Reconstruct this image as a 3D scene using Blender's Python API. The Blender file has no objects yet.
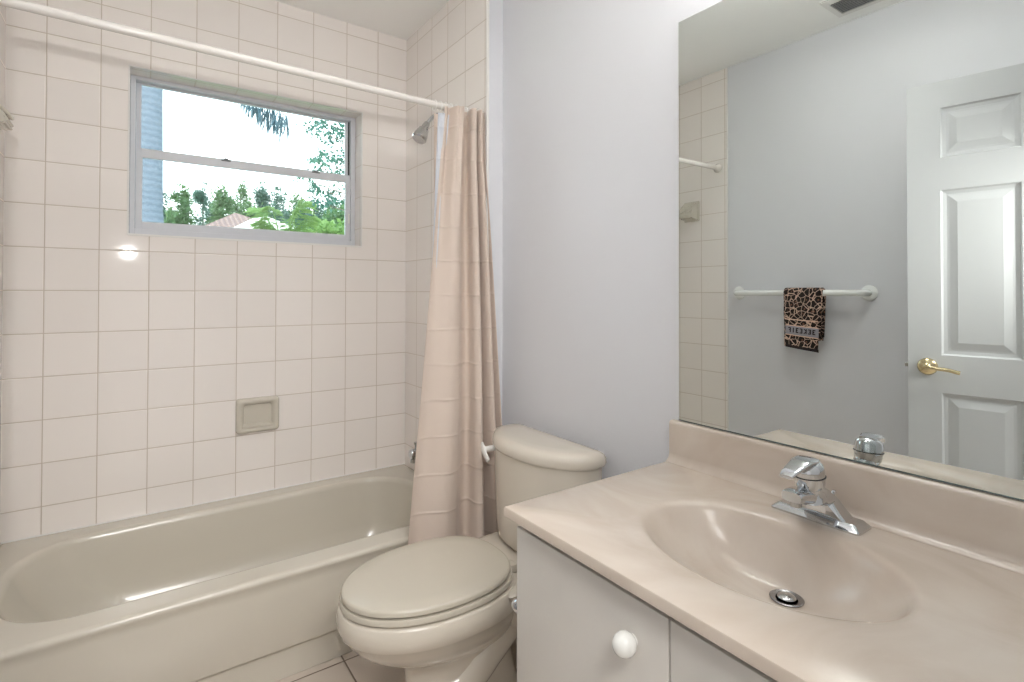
import bpy, bmesh, math, random
from mathutils import Vector, Matrix
C = bpy.context.scene.collection
scene = bpy.context.scene
PI = math.pi
random.seed(7)
FZ = 1.21                                   # floor is z = 0; measured heights are relative to the camera

# ------------------------------------------------------------------ camera
YAW, PITCH, ROLL = 0.6182, 0.011, 0.002
fw = Vector((math.sin(YAW)*math.cos(PITCH), math.cos(YAW)*math.cos(PITCH), math.sin(PITCH)))
rt = Vector((math.cos(YAW), -math.sin(YAW), 0)); up = rt.cross(fw)
c_, s_ = math.cos(ROLL), math.sin(ROLL)
r2 = rt*c_ + up*s_; u2 = up*c_ - rt*s_
cam_d = bpy.data.cameras.new('camera'); cam = bpy.data.objects.new('camera', cam_d); C.objects.link(cam)
M = Matrix.Identity(4)
for i in range(3):
    M[i][0] = r2[i]; M[i][1] = u2[i]; M[i][2] = -fw[i]
M[0][3], M[1][3], M[2][3] = -1.1169, -2.503, FZ-0.0068
cam.matrix_world = M
cam_d.sensor_width = 36; cam_d.lens = 529.36/1024*36
cam_d.shift_y = -(341-287.46)/1024
cam_d.clip_start = 0.02; cam_d.clip_end = 400
scene.camera = cam

# ------------------------------------------------------------------ world, sun, big lights, exposure
w = bpy.data.worlds.new('sky'); scene.world = w; w.use_nodes = True
nt = w.node_tree; nt.nodes.clear()
wo = nt.nodes.new('ShaderNodeOutputWorld'); bg = nt.nodes.new('ShaderNodeBackground')
tc = nt.nodes.new('ShaderNodeTexCoord'); sx = nt.nodes.new('ShaderNodeSeparateXYZ'); cr = nt.nodes.new('ShaderNodeValToRGB')
nt.links.new(tc.outputs['Generated'], sx.inputs[0]); nt.links.new(sx.outputs['Z'], cr.inputs[0])
cr.color_ramp.elements[0].position = 0.0; cr.color_ramp.elements[0].color = (0.95, 0.98, 1.0, 1)
cr.color_ramp.elements[1].position = 0.8; cr.color_ramp.elements[1].color = (0.55, 0.78, 1.0, 1)
nt.links.new(cr.outputs[0], bg.inputs[0]); bg.inputs[1].default_value = 2.4
nt.links.new(bg.outputs[0], wo.inputs[0])

def light(name, kind, loc, energy, color=(1, 1, 1), rot=None, **kw):
    d = bpy.data.lights.new(name, kind); d.energy = energy; d.color = color
    for k, v in kw.items(): setattr(d, k, v)
    o = bpy.data.objects.new(name, d); C.objects.link(o); o.location = loc
    if rot: o.rotation_euler = rot
    return o
sd = Vector((0.45, 0.62, -0.75))            # sun from behind the house, over the roof
light('sun', 'SUN', (0, 0, 20), 1.3, (1.0, 0.96, 0.88), sd.to_track_quat('-Z', 'Y').to_euler(), angle=0.01)
light('hall_fill_light', 'AREA', (-1.0, -3.3, 2.35), 26, (1.0, 0.985, 0.96), (0, 0, 0), shape='DISK', size=0.9)  # added fill lamp, brightens the bathroom through the doorway
light('camera_flash', 'SPOT', (-1.165, -2.60, FZ+0.305), 27, (1.0, 0.985, 0.96), Vector((.42, 2.6, -.30)).to_track_quat('-Z', 'Y').to_euler(), shadow_soft_size=0.013, spot_size=math.radians(92), spot_blend=1.0)
vs = scene.view_settings
vs.view_transform = 'Standard'; vs.look = 'None'; vs.gamma = 1; vs.use_curve_mapping = False
vs.exposure = 0.95
scene.display_settings.display_device = 'sRGB'
scene.cycles.max_bounces = 12; scene.cycles.diffuse_bounces = 8; scene.cycles.transparent_max_bounces = 16

# ------------------------------------------------------------------ node helpers and materials
def lin(r, g, b):
    f = lambda c: ((c/255+.055)/1.055)**2.4 if c/255 > .04045 else c/255/12.92
    return (f(r), f(g), f(b), 1)
class NT:
    def __init__(s, name):
        s.m = bpy.data.materials.new(name); s.m.use_nodes = True; s.t = s.m.node_tree
        s.b = s.t.nodes['Principled BSDF']
    def n(s, kind, **kw):
        x = s.t.nodes.new('ShaderNode'+kind)
        for k, v in kw.items(): setattr(x, k, v)
        return x
    def l(s, a, b): s.t.links.new(a, b)
    def math(s, op, a, b=None, c=None):
        x = s.n('Math', operation=op)
        for i, v in enumerate((a, b, c)):
            if v is None: continue
            if isinstance(v, (int, float)): x.inputs[i].default_value = v
            else: s.l(v, x.inputs[i])
        return x.outputs[0]
    def mix(s, f, a, b):
        x = s.n('Mix', data_type='RGBA')
        if isinstance(f, (int, float)): x.inputs[0].default_value = f
        else: s.l(f, x.inputs[0])
        for v, i in ((a, 6), (b, 7)):
            if isinstance(v, tuple): x.inputs[i].default_value = v
            else: s.l(v, x.inputs[i])
        return x.outputs[2]
    def noise(s, scale, detail=2, vec=None, rough=.5):
        x = s.n('TexNoise'); x.inputs['Scale'].default_value = scale; x.inputs['Detail'].default_value = detail
        x.inputs['Roughness'].default_value = rough
        if vec is None:
            t = s.n('TexCoord'); vec = t.outputs['Object']
        s.l(vec, x.inputs['Vector']); return x.outputs[0]
    def bump(s, h, strength=.3, dist=.001):
        x = s.n('Bump'); x.inputs['Strength'].default_value = strength; x.inputs['Distance'].default_value = dist
        s.l(h, x.inputs['Height']); s.l(x.outputs[0], s.b.inputs['Normal']); return x
    def set(s, **kw):
        for k, v in kw.items(): s.b.inputs[k.replace('_', ' ')].default_value = v
        return s

def simple(name, col, rough=.5, metallic=0, var=.03, nscale=6, bump=0, bscale=60, **kw):
    q = NT(name); q.set(Roughness=rough, Metallic=metallic, **kw)
    a = tuple(max(0, c*(1-var)) for c in col[:3])+(1,); b = tuple(min(1, c*(1+var)) for c in col[:3])+(1,)
    q.l(q.mix(q.noise(nscale), a, b), q.b.inputs['Base Color'])
    if bump: q.bump(q.noise(bscale, 3), bump, .002)
    return q.m

def tile_mat(name, face, grout, wx, x0, wy, y0, wz, z0, gw=.0015, rough=.045, cushion=.003, bd=.0007, var=.02):
    q = NT(name); g = q.n('NewGeometry'); t = q.n('TexCoord')
    p = q.n('SeparateXYZ'); q.l(t.outputs['Object'], p.inputs[0])
    nn = q.n('SeparateXYZ'); q.l(g.outputs['True Normal'], nn.inputs[0])
    ds = []; ids = []
    for i, (wd, o) in enumerate(((wx, x0), (wy, y0), (wz, z0))):
        u = q.math('DIVIDE', q.math('SUBTRACT', p.outputs[i], o), wd)
        fr = q.math('SUBTRACT', q.math('FRACT', q.math('ADD', u, .5)), .5)
        d = q.math('MULTIPLY', q.math('ABSOLUTE', fr), wd)
        an = q.math('GREATER_THAN', q.math('ABSOLUTE', nn.outputs[i]), .5)
        ds.append(q.math('ADD', d, an)); ids.append(q.math('MULTIPLY', q.math('FLOOR', u), q.math('SUBTRACT', 1, an)))
    d = q.math('MINIMUM', q.math('MINIMUM', ds[0], ds[1]), ds[2])
    cx = q.n('CombineXYZ')
    for i in range(3): q.l(ids[i], cx.inputs[i])
    wn = q.n('TexWhiteNoise'); q.l(cx.outputs[0], wn.inputs['Vector'])
    mr = q.n('MapRange', interpolation_type='SMOOTHSTEP'); q.l(d, mr.inputs[0])
    mr.inputs[1].default_value = gw*.8; mr.inputs[2].default_value = gw*1.25
    a = tuple(c*(1-var) for c in face[:3])+(1,); b = tuple(min(1, c*(1+var)) for c in face[:3])+(1,)
    col = q.mix(mr.outputs[0], grout, q.mix(wn.outputs[0], a, b))
    q.l(col, q.b.inputs['Base Color'])
    mc = q.n('MapRange', interpolation_type='SMOOTHERSTEP'); q.l(d, mc.inputs[0])
    mc.inputs[1].default_value = gw*.5; mc.inputs[2].default_value = gw+cushion
    h = q.math('ADD', mc.outputs[0], q.math('MULTIPLY', q.noise(5, 1), .25))
    q.bump(h, 1.0, bd)
    q.l(q.math('SUBTRACT', .75, q.math('MULTIPLY', mr.outputs[0], .75-rough)), q.b.inputs['Roughness'])
    return q.m

TW, TH = .154, .1534
X0 = -.1509
M_tile = tile_mat('cream_wall_tile', lin(236, 230, 225), lin(196, 184, 172), TW, X0, TW, -.591, TH, FZ)
M_floor = tile_mat('floor_tile', lin(206, 194, 182), lin(120, 106, 92), .33, -.551, .33, -.765, 5, -2.5, gw=.0025, rough=.25, cushion=.004, bd=.0006)
M_paint = simple('white_wall_paint', lin(213, 214, 218), .55, var=.008, bump=.12, bscale=140)
M_ceil = simple('white_ceiling_paint', lin(246, 246, 244), .8, var=.01, bump=.15, bscale=90)
M_trim = simple('white_trim_paint', lin(226, 225, 222), .35, var=.01)
M_door = simple('white_door_paint', lin(188, 190, 191), .45, var=.006)
M_tub = simple('bone_enamel', lin(201, 195, 182), .2, var=.012, nscale=3, Coat_Weight=.4)
M_toilet = simple('bone_porcelain', lin(201, 193, 180), .1, var=.01, nscale=3, Coat_Weight=.4)
M_seat = simple('bone_plastic_seat', lin(190, 183, 169), .22, var=.01)
M_lam = simple('white_laminate', lin(209, 205, 199), .35, var=.008, nscale=3)
M_knob = simple('white_ceramic', lin(232, 232, 228), .12, var=.01)
M_whitep = simple('white_plastic', lin(232, 230, 226), .3, var=.01)
M_rod = simple('cream_rod_enamel', lin(224, 219, 213), .2, var=.01)
M_bar = simple('white_bar_enamel', lin(230, 232, 230), .25, var=.01)
M_chrome = simple('polished_chrome', (.64, .66, .68, 1), .05, 1.0, var=.02)
M_dull = simple('brushed_steel', (.55, .55, .55, 1), .22, 1.0, var=.1, nscale=30)
M_drain = simple('tarnished_drain_metal', (.30, .29, .29, 1), .25, 1.0, var=.15, nscale=60)
M_brass = simple('polished_brass', (.72, .61, .38, 1), .16, 1.0, var=.05)
M_dark = simple('dark_gap', (.02, .02, .02, 1), .7, var=.1)
M_alu = simple('white_aluminium', lin(206, 208, 213), .4, var=.04, nscale=25)
M_alud = simple('grey_weather_strip', lin(120, 122, 124), .6, var=.1, nscale=30)
M_vent = simple('grey_vent_metal', lin(196, 198, 200), .4, .4, var=.04)
M_caulk = simple('white_caulk', lin(226, 224, 220), .5, var=.02)

# cultured marble, softly veined
q = NT('cultured_marble'); t = q.n('TexCoord'); mp = q.n('Mapping'); mp.inputs['Scale'].default_value = (1.6, .9, 1.2); mp.inputs['Rotation'].default_value = (.2, .1, .7)
q.l(t.outputs['Object'], mp.inputs[0]); nz = q.n('TexNoise'); nz.inputs['Scale'].default_value = 3.2; nz.inputs['Detail'].default_value = 5; nz.inputs['Distortion'].default_value = 2.2
q.l(mp.outputs[0], nz.inputs[0]); rp = q.n('ValToRGB'); q.l(nz.outputs[0], rp.inputs[0])
rp.color_ramp.elements[0].position = .35; rp.color_ramp.elements[0].color = lin(194, 180, 166)
rp.color_ramp.elements[1].position = .68; rp.color_ramp.elements[1].color = lin(205, 194, 182)
q.l(rp.outputs[0], q.b.inputs['Base Color']); q.set(Roughness=.24, Coat_Weight=.2, Coat_Roughness=.14); M_marble = q.m

# mirror
q = NT('mirror_silver'); q.set(Metallic=1.0, Roughness=.0); q.b.inputs['Base Color'].default_value = (.80, .835, .815, 1); M_mirror = q.m
q = NT('mirror_edge'); q.set(Roughness=.1); q.b.inputs['Base Color'].default_value = (.10, .14, .13, 1); M_medge = q.m
# window glass
q = NT('window_glass'); tr = q.n('BsdfTransparent'); tr.inputs[0].default_value = (.95, .985, .97, 1); gl = q.n('BsdfGlossy'); gl.inputs['Roughness'].default_value = .01
fr = q.n('Fresnel'); fr.inputs[0].default_value = 1.45; ms = q.n('MixShader'); q.l(fr.outputs[0], ms.inputs[0]); q.l(tr.outputs[0], ms.inputs[1]); q.l(gl.outputs[0], ms.inputs[2])
q.l(ms.outputs[0], q.t.nodes['Material Output'].inputs[0]); M_glass = q.m

def fabric(name, col, weave=900, trans=.25):
    q = NT(name); q.set(Roughness=.62, Sheen_Weight=.25)
    q.l(q.mix(q.noise(4, 3), tuple(c*.96 for c in col[:3])+(1,), tuple(min(1, c*1.03) for c in col[:3])+(1,)), q.b.inputs['Base Color'])
    t = q.n('TexCoord'); p = q.n('SeparateXYZ'); q.l(t.outputs['Object'], p.inputs[0])
    zz = q.math('ADD', p.outputs[2], q.math('MULTIPLY', q.noise(6, 1), .018))
    d = q.math('ABSOLUTE', q.math('SUBTRACT', q.math('FRACT', q.math('DIVIDE', zz, .127)), .5))
    mr = q.n('MapRange', interpolation_type='SMOOTHSTEP'); q.l(d, mr.inputs[0]); mr.inputs[1].default_value = 0; mr.inputs[2].default_value = .055; mr.inputs[3].default_value = 1; mr.inputs[4].default_value = 0
    h = q.math('ADD', q.math('MULTIPLY', mr.outputs[0], q.math('MULTIPLY', q.noise(14, 1), 1.3)), q.math('MULTIPLY', q.noise(22, 4), .35))
    q.bump(h, .75, .0035)
    tl = q.n('BsdfTranslucent'); tl.inputs[0].default_value = col; ms = q.n('MixShader'); ms.inputs[0].default_value = trans
    q.l(q.b.outputs[0], ms.inputs[1]); q.l(tl.outputs[0], ms.inputs[2]); q.l(ms.outputs[0], q.t.nodes['Material Output'].inputs[0])
    return q.m
M_curtain = fabric('beige_curtain_cloth', lin(214, 198, 185), trans=.15)
M_liner = fabric('white_liner_cloth', lin(208, 210, 216), trans=.15)

# leopard towel: rosettes from two voronoi fields
q = NT('leopard_towel'); t = q.n('TexCoord'); nz = q.n('TexNoise'); nz.inputs['Scale'].default_value = 60; q.l(t.outputs['Object'], nz.inputs[0])
vm = q.n('VectorMath', operation='MULTIPLY_ADD'); q.l(nz.outputs['Color'], vm.inputs[0]); vm.inputs[1].default_value = (.010,)*3; q.l(t.outputs['Object'], vm.inputs[2])
mp = q.n('Mapping'); mp.inputs['Scale'].default_value = (0, 1, .9); q.l(vm.outputs[0], mp.inputs[0])
v1 = q.n('TexVoronoi'); v1.inputs['Scale'].default_value = 43; q.l(mp.outputs[0], v1.inputs['Vector'])
v2 = q.n('TexVoronoi', feature='DISTANCE_TO_EDGE'); v2.inputs['Scale'].default_value = 43; q.l(mp.outputs[0], v2.inputs['Vector'])
edge = q.math('LESS_THAN', v2.outputs['Distance'], .045)
core = q.math('LESS_THAN', v1.outputs['Distance'], .17)
brown = q.mix(core, lin(30, 20, 18), lin(120, 84, 66))
q.l(q.mix(edge, brown, lin(206, 176, 158)), q.b.inputs['Base Color']); q.set(Roughness=.95); q.bump(q.noise(600, 2), .5, .002)
M_leop = q.m
M_tband = simple('grey_towel_band', lin(150, 148, 156), .9, var=.08, nscale=200, bump=.4, bscale=500)
M_tdark = simple('dark_towel_thread', lin(34, 26, 28), .9, var=.1)
M_tpink = simple('peach_towel_thread', lin(226, 192, 170), .9, var=.05)

# outdoors
def leafmat(name, c1, c2, sc=3, trans=.35):
    q = NT(name); q.set(Roughness=.55)
    cc = q.mix(q.noise(sc, 2), c1, c2); q.l(cc, q.b.inputs['Base Color'])
    tl = q.n('BsdfTranslucent'); q.l(cc, tl.inputs[0]); ms = q.n('MixShader'); ms.inputs[0].default_value = trans
    q.l(q.b.outputs[0], ms.inputs[1]); q.l(tl.outputs[0], ms.inputs[2]); q.l(ms.outputs[0], q.t.nodes['Material Output'].inputs[0])
    return q.m
M_leafA = leafmat('mixed_green_leaf', (.07, .15, .06, 1), (.16, .24, .10, 1), .7)
M_leafB = leafmat('blue_green_leaf', (.06, .13, .11, 1), (.12, .20, .13, 1), .7)
M_leafC = leafmat('bright_green_leaf', (.13, .24, .06, 1), (.24, .35, .11, 1), 2)
M_leafD = leafmat('dark_palm_leaf', (.02, .06, .08, 1), (.06, .12, .14, 1), 3, .2)
M_leafE = leafmat('teal_tree_leaf', (.025, .10, .09, 1), (.08, .20, .12, 1), 2, .25)
M_bark = simple('brown_bark', lin(120, 108, 96), .9, var=.2, nscale=8)
q = NT('palm_trunk_bark'); t = q.n('TexCoord'); wv = q.n('TexWave', bands_direction='Z'); wv.inputs['Scale'].default_value = 5; wv.inputs['Distortion'].default_value = 3; wv.inputs['Detail'].default_value = 4; wv.inputs['Detail Scale'].default_value = 6
q.l(t.outputs['Object'], wv.inputs[0]); rp = q.n('ValToRGB'); q.l(wv.outputs[0], rp.inputs[0]); rp.color_ramp.elements[0].color = lin(66, 76, 88); rp.color_ramp.elements[1].color = lin(88, 98, 110); rp.color_ramp.elements[0].position = .1; rp.color_ramp.elements[1].position = .7
nz = q.noise(14, 6, rough=.7); q.l(q.mix(nz, rp.outputs[0], lin(104, 112, 120)), q.b.inputs['Base Color']); q.set(Roughness=.85); q.bump(wv.outputs[0], .4, .01); M_palm = q.m
M_grass = simple('lawn_grass', (.12, .20, .07, 1), .9, var=.3, nscale=1.5)
M_stucco = simple('white_stucco', lin(236, 232, 224), .8, var=.02)
q = NT('clay_roof_tile'); t = q.n('TexCoord'); mp = q.n('Mapping'); q.l(t.outputs['Object'], mp.inputs[0])
w1 = q.n('TexWave', bands_direction='X'); w1.inputs['Scale'].default_value = 1.9; q.l(mp.outputs[0], w1.inputs[0])
w2 = q.n('TexWave', bands_direction='Z'); w2.inputs['Scale'].default_value = 3.5; q.l(mp.outputs[0], w2.inputs[0])
f = q.math('MULTIPLY', w1.outputs[0], q.math('ADD', .5, q.math('MULTIPLY', w2.outputs[0], .5)))
q.l(q.mix(f, lin(112, 84, 74), lin(138, 108, 94)), q.b.inputs['Base Color']); q.bump(w1.outputs[0], .6, .05); q.set(Roughness=.8); M_roof = q.m

# ------------------------------------------------------------------ mesh helpers
def obj(name, bm, m, parent=None, smooth=None, kind=None):
    """bm -> one linked mesh object; smooth = auto-smooth angle in degrees"""
    bmesh.ops.recalc_face_normals(bm, faces=bm.faces)
    me = bpy.data.meshes.new(name)
    if smooth is not None:
        a = math.radians(smooth)
        for f in bm.faces: f.smooth = True
        for e in bm.edges:
            e.smooth = not (len(e.link_faces) == 2 and e.calc_face_angle(0) > a)
    bm.to_mesh(me); bm.free()
    for x in (m if isinstance(m, (list, tuple)) else [m]): me.materials.append(x)
    o = bpy.data.objects.new(name, me); C.objects.link(o)
    if parent is not None: o.parent = parent
    if kind: o['kind'] = kind
    return o
def thing(name, label, cat, loc=(0, 0, 0), group=None, rz=0):
    o = bpy.data.objects.new(name, None); C.objects.link(o); o.location = loc; o.rotation_euler = (0, 0, rz)
    o['label'] = label; o['category'] = cat
    if group: o['group'] = group
    o.empty_display_size = .05
    return o
def tag(o, label, cat, group=None):
    o['label'] = label; o['category'] = cat
    if group: o['group'] = group
    return o
def box(bm, x0, x1, y0, y1, z0, z1, bev=0, seg=2, mi=0):
    r = bmesh.ops.create_cube(bm, size=1)
    vs = r['verts']
    for v in vs:
        v.co = Vector(((x0+x1)/2+v.co.x*(x1-x0), (y0+y1)/2+v.co.y*(y1-y0), (z0+z1)/2+v.co.z*(z1-z0)))
    fs = {f for v in vs for f in v.link_faces}
    for f in fs: f.material_index = mi
    if bev:
        es = list({e for v in vs for e in v.link_edges})
        bmesh.ops.bevel(bm, geom=es, offset=bev, segments=seg, profile=.5, affect='EDGES')
    return bm
def B(*a, **k): return box(bmesh.new(), *a, **k)
def loft(bm, rings, cap0=True, cap1=True, closed=True):
    vr = [[bm.verts.new(p) for p in r] for r in rings]
    n = len(rings[0])
    for a, b in zip(vr, vr[1:]):
        for i in range(n if closed else n-1):
            j = (i+1) % n
            bm.faces.new((a[i], a[j], b[j], b[i]))
    if cap0: bm.faces.new(vr[0][::-1])
    if cap1: bm.faces.new(vr[-1])
    return vr
def tube(bm, pts, rad, seg=12, cap=True, flat=None):
    """tube along pts; rad number or list; flat=(a,b) scales the cross-section"""
    pts = [Vector(p) for p in pts]; n = len(pts)
    rads = rad if isinstance(rad, (list, tuple)) else [rad]*n
    rings = []; pn = None
    for i, p in enumerate(pts):
        t = (pts[min(i+1, n-1)]-pts[max(i-1, 0)]).normalized()
        if pn is None:
            a = Vector((0, 0, 1)) if abs(t.z) < .9 else Vector((0, 1, 0))
            nrm = t.cross(a).normalized()
        else: nrm = (pn - t*pn.dot(t)).normalized()
        pn = nrm; b = t.cross(nrm)
        fa, fb = flat if flat else (1, 1)
        rings.append([p+(nrm*math.cos(k*2*PI/seg)*fa+b*math.sin(k*2*PI/seg)*fb)*rads[i] for k in range(seg)])
    loft(bm, rings, cap, cap); return bm
def lathe(bm, prof, origin=(0, 0, 0), axis='Z', seg=32, cap=True):
    """prof list of (radius, height)"""
    o = Vector(origin); rings = []
    for r, h in prof:
        ring = []
        for k in range(seg):
            c, s = math.cos(k*2*PI/seg)*max(r, 1e-5), math.sin(k*2*PI/seg)*max(r, 1e-5)
            v = {'Z': (c, s, h), 'X': (h, c, s), 'Y': (c, h, s)}[axis]
            ring.append(o+Vector(v))
        rings.append(ring)
    loft(bm, rings, cap, cap); return bm
def lerp(a, b, t): return a+(b-a)*t
def bez(p, n=12):
    """Catmull-Rom through points"""
    p = [Vector(q) for q in p]; out = []
    for i in range(len(p)-1):
        a, b, c, d = p[max(i-1, 0)], p[i], p[i+1], p[min(i+2, len(p)-1)]
        for k in range(n):
            t = k/n
            out.append(.5*((2*b)+(c-a)*t+(2*a-5*b+4*c-d)*t*t+(3*b-3*c+d-a)*t**3))
    return out+[p[-1]]

# ------------------------------------------------------------------ the room
XL, XR, J, YR, YB, ZC = -1.4896, 0.0, .0747, -.7617, -2.43, FZ+1.2828
WX0, WX1, WZ0, WZ1 = -1.1400, -.2310, FZ+.220, FZ+.8625    # window opening
WT = .15
obj('floor', B(XL-.15, .2, YB-.12, .0, -.08, 0), M_floor, kind='structure')
obj('ceiling', B(XL-.15, .2, YB-.12, WT, ZC, ZC+.12), M_ceil, kind='structure')
bm = bmesh.new()     # window wall, pierced
def ringwall(bm, y, flip):
    o = [(XL-.15, y, 0), (.2, y, 0), (.2, y, ZC), (XL-.15, y, ZC)]
    i = [(WX0, y, WZ0), (WX1, y, WZ0), (WX1, y, WZ1), (WX0, y, WZ1)]
    ov = [bm.verts.new(p) for p in o]; iv = [bm.verts.new(p) for p in i]
    for k in range(4):
        j = (k+1) % 4; f = (ov[k], ov[j], iv[j], iv[k]); bm.faces.new(f if not flip else f[::-1])
    return ov, iv
a, ai = ringwall(bm, 0, False); b_, bi = ringwall(bm, WT, True)
for k in range(4):
    j = (k+1) % 4; bm.faces.new((a[k], b_[k], b_[j], a[j])); bm.faces.new((ai[j], bi[j], bi[k], ai[k]))
obj('wall_back', bm, M_tile, kind='structure')
bm = B(0, .2, YR, 0, 0, ZC)
for f in bm.faces:
    if f.normal.y < -.5: f.material_index = 1
obj('wall_right_shower', bm, [M_tile, M_paint], kind='structure')
obj('wall_right', B(J, .2, YB, YR, 0, ZC), M_paint, kind='structure')
obj('wall_left_shower', B(XL-.15, XL, YR, 0, 0, ZC), M_tile, kind='structure')
obj('wall_left', B(XL-.15, XL, YB, YR, 0, ZC), M_paint, kind='structure')
# rounded tile edge strips where the tile stops
bm = bmesh.new(); tube(bm, [(.002, YR-.001, .345), (.002, YR-.001, ZC)], .006, 10); obj('trim_1', bm, M_caulk, kind='structure', smooth=40)
bm = bmesh.new(); tube(bm, [(XL, YR, .345), (XL, YR, ZC)], .004, 10); obj('trim_2', bm, M_caulk, kind='structure', smooth=40)
# door wall with opening
DX0, DX1, DH = -1.40, -.60, 2.05
bm = bmesh.new()
box(bm, XL-.15, DX0, YB-.12, YB, 0, ZC); box(bm, DX1, .2, YB-.12, YB, 0, ZC); box(bm, DX0, DX1, YB-.12, YB, DH, ZC)
obj('wall_front', bm, M_paint, kind='structure')
bm = bmesh.new()
box(bm, DX1, DX1+.055, YB, YB+.012, 0, DH+.055, .003); box(bm, DX0-.055, DX0, YB, YB+.012, 0, DH+.055, .003); box(bm, DX0, DX1, YB, YB+.012, DH, DH+.055, .003)
obj('trim_3', bm, M_trim, kind='structure')
# baseboard tiles on the mirror wall behind the toilet
obj('baseboard_right', B(J-.010, J, -1.57, YR-.005, 0, .085, .003), M_tile, kind='structure')
# the hall behind the photographer, a plain shell that the doorway opens into
bm = bmesh.new()
box(bm, -2.6, .9, -5.4, YB-.12, -.08, 0); obj('floor_hall', bm, M_floor, kind='structure')
obj('ceiling_hall', B(-2.6, .9, -5.4, YB-.12, ZC, ZC+.1), M_ceil, kind='structure')
obj('wall_hall_back', B(-2.6, .9, -5.5, -5.4, 0, ZC), M_paint, kind='structure')
obj('wall_hall_left', B(-2.7, -2.6, -5.5, YB-.12, 0, ZC), M_paint, kind='structure')
obj('wall_hall_right', B(.9, 1.0, -5.5, YB-.12, 0, ZC), M_paint, kind='structure')
bm = bmesh.new(); box(bm, -2.6, XL-.15, YB-.12, YB-.02, 0, ZC); box(bm, .2, .9, YB-.12, YB-.02, 0, ZC)
obj('wall_hall_front', bm, M_paint, kind='structure')

# ------------------------------------------------------------------ window
win = bpy.data.objects.new('window_1', None); C.objects.link(win); win['kind'] = 'structure'
FY0, FY1 = .088, .140
e = .0005
bm = bmesh.new()
box(bm, WX0+e, WX0+.018, FY0, FY1, WZ0+e, WZ1-e, .002); box(bm, WX1-.022, WX1-e, FY0, FY1, WZ0+e, WZ1-e, .002)
box(bm, WX0+.017, WX1-.021, FY0, FY1, WZ1-.016, WZ1-e, .0015); box(bm, WX0+.017, WX1-.021, FY0-.012, FY1, WZ0+e, WZ0+.028, .002)
obj('window_frame', bm, M_alu, win)
px0, px1 = WX0+.019, WX1-.023
ZM = FZ+.541
def sash(y0, y1, z0, z1, st, rb, rt_, nm):
    bm = bmesh.new()
    box(bm, px0, px0+st, y0, y1, z0, z1, .002); box(bm, px1-st, px1, y0, y1, z0, z1, .002)
    box(bm, px0+st-.001, px1-st+.001, y0, y1, z0, z0+rb, .002); box(bm, px0+st-.001, px1-st+.001, y0, y1, z1-rt_, z1, .002)
    s = obj(nm, bm, M_alu, win)
    obj('pane', B(px0+st, px1-st, (y0+y1)/2-.002, (y0+y1)/2+.002, z0+rb, z1-rt_), M_glass, s)
    return s
lo = sash(.094, .112, WZ0+.0285, ZM+.034, .023, .031, .037, 'lower_sash')
hi = sash(.118, .136, ZM+.004, WZ1-.017, .018, .026, .006, 'upper_sash')
bm = bmesh.new(); box(bm, px1-.005, px1+.0005, .1135, .1175, ZM+.034, WZ1-.018); obj('weather_strip', bm, M_dark, win)
bm = bmesh.new(); box(bm, px1-.012, px1-.004, .086, .094, FZ+.335, FZ+.385, .002); obj('sash_latch', bm, M_knob, lo)
for xx in (WX0+.34, WX0+.72):
    bm = bmesh.new(); box(bm, xx-.018, xx+.018, .0885, .094, ZM+.024, ZM+.031, .001); box(bm, xx-.008, xx+.008, .0865, .0925, ZM+.030, ZM+.037, .001); obj('finger_latch', bm, M_alud, lo)
# thin caulk bead framing the opening on the room side
bm = bmesh.new()
box(bm, WX0-.006, WX0, -.002, .003, WZ0-.006, WZ1+.006, .001); box(bm, WX1, WX1+.005, -.002, .003, WZ0-.006, WZ1+.006, .001)
box(bm, WX0, WX1, -.002, .003, WZ1, WZ1+.005, .001); box(bm, WX0, WX1, -.003, .004, WZ0-.008, WZ0, .001)
obj('sealant_bead', bm, M_caulk, win)

# ------------------------------------------------------------------ bathtub
RZ = FZ-.8685
tub = thing('bathtub', 'bone enamelled bathtub set between the tiled walls under the window', 'bathtub', (-.745, -.39, 0))
def rrect(x0, x1, y0, y1, r, z, n=14):
    """rounded rectangle; r = 4 radii (x0y0, x1y0, x1y1, x0y1) """
    pts = []
    for (cx, cy, a0, rr) in ((x0+r[0], y0+r[0], PI, r[0]), (x1-r[1], y0+r[1], 1.5*PI, r[1]), (x1-r[2], y1-r[2], 0, r[2]), (x0+r[3], y1-r[3], .5*PI, r[3])):
        for k in range(n):
            a = a0+k/(n-1)*PI/2; pts.append(Vector((cx+rr*math.cos(a), cy+rr*math.sin(a), z)))
    # straight runs are refined so rings stay matched
    return pts
T0, T1, TY0, TY1 = XL+.002, -.002, -.766, -.002
def inner(f, z, rr):
    # f: inset from the rim opening
    return rrect(-1.430+f[0], -.080-f[1], -.668+f[2], -.088-f[3], [rr]*4, z)
tb = (.745, .39, 0)
R_ = []
o_ = .004
R_.append(rrect(T0, T1, TY0+.030, TY1, [.004, .004, .003, .003], .0015))
R_.append(rrect(T0, T1, TY0+.034, TY1, [.004, .004, .003, .003], .100))
R_.append(rrect(T0, T1, TY0+.013, TY1, [.004, .004, .003, .003], .103))
R_.append(rrect(T0, T1, TY0+.010, TY1, [.004, .004, .003, .003], .110))
R_.append(rrect(T0, T1, TY0+.010, TY1, [.004, .004, .003, .003], RZ-.05))
R_.append(rrect(T0, T1, TY0+.006, TY1, [.004, .004, .003, .003], RZ-.022))
R_.append(rrect(T0, T1, TY0, TY1, [.004, .004, .003, .003], RZ-.014))
R_.append(rrect(T0, T1, TY0+.0015, TY1, [.004, .004, .003, .003], RZ-.005))
R_.append(rrect(T0+.003, T1-.003, TY0+.007, TY1-.003, [.006]*4, RZ-.0005))
R_.append(rrect(T0+.010, T1-.010, TY0+.018, TY1-.008, [.010]*4, RZ))
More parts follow.
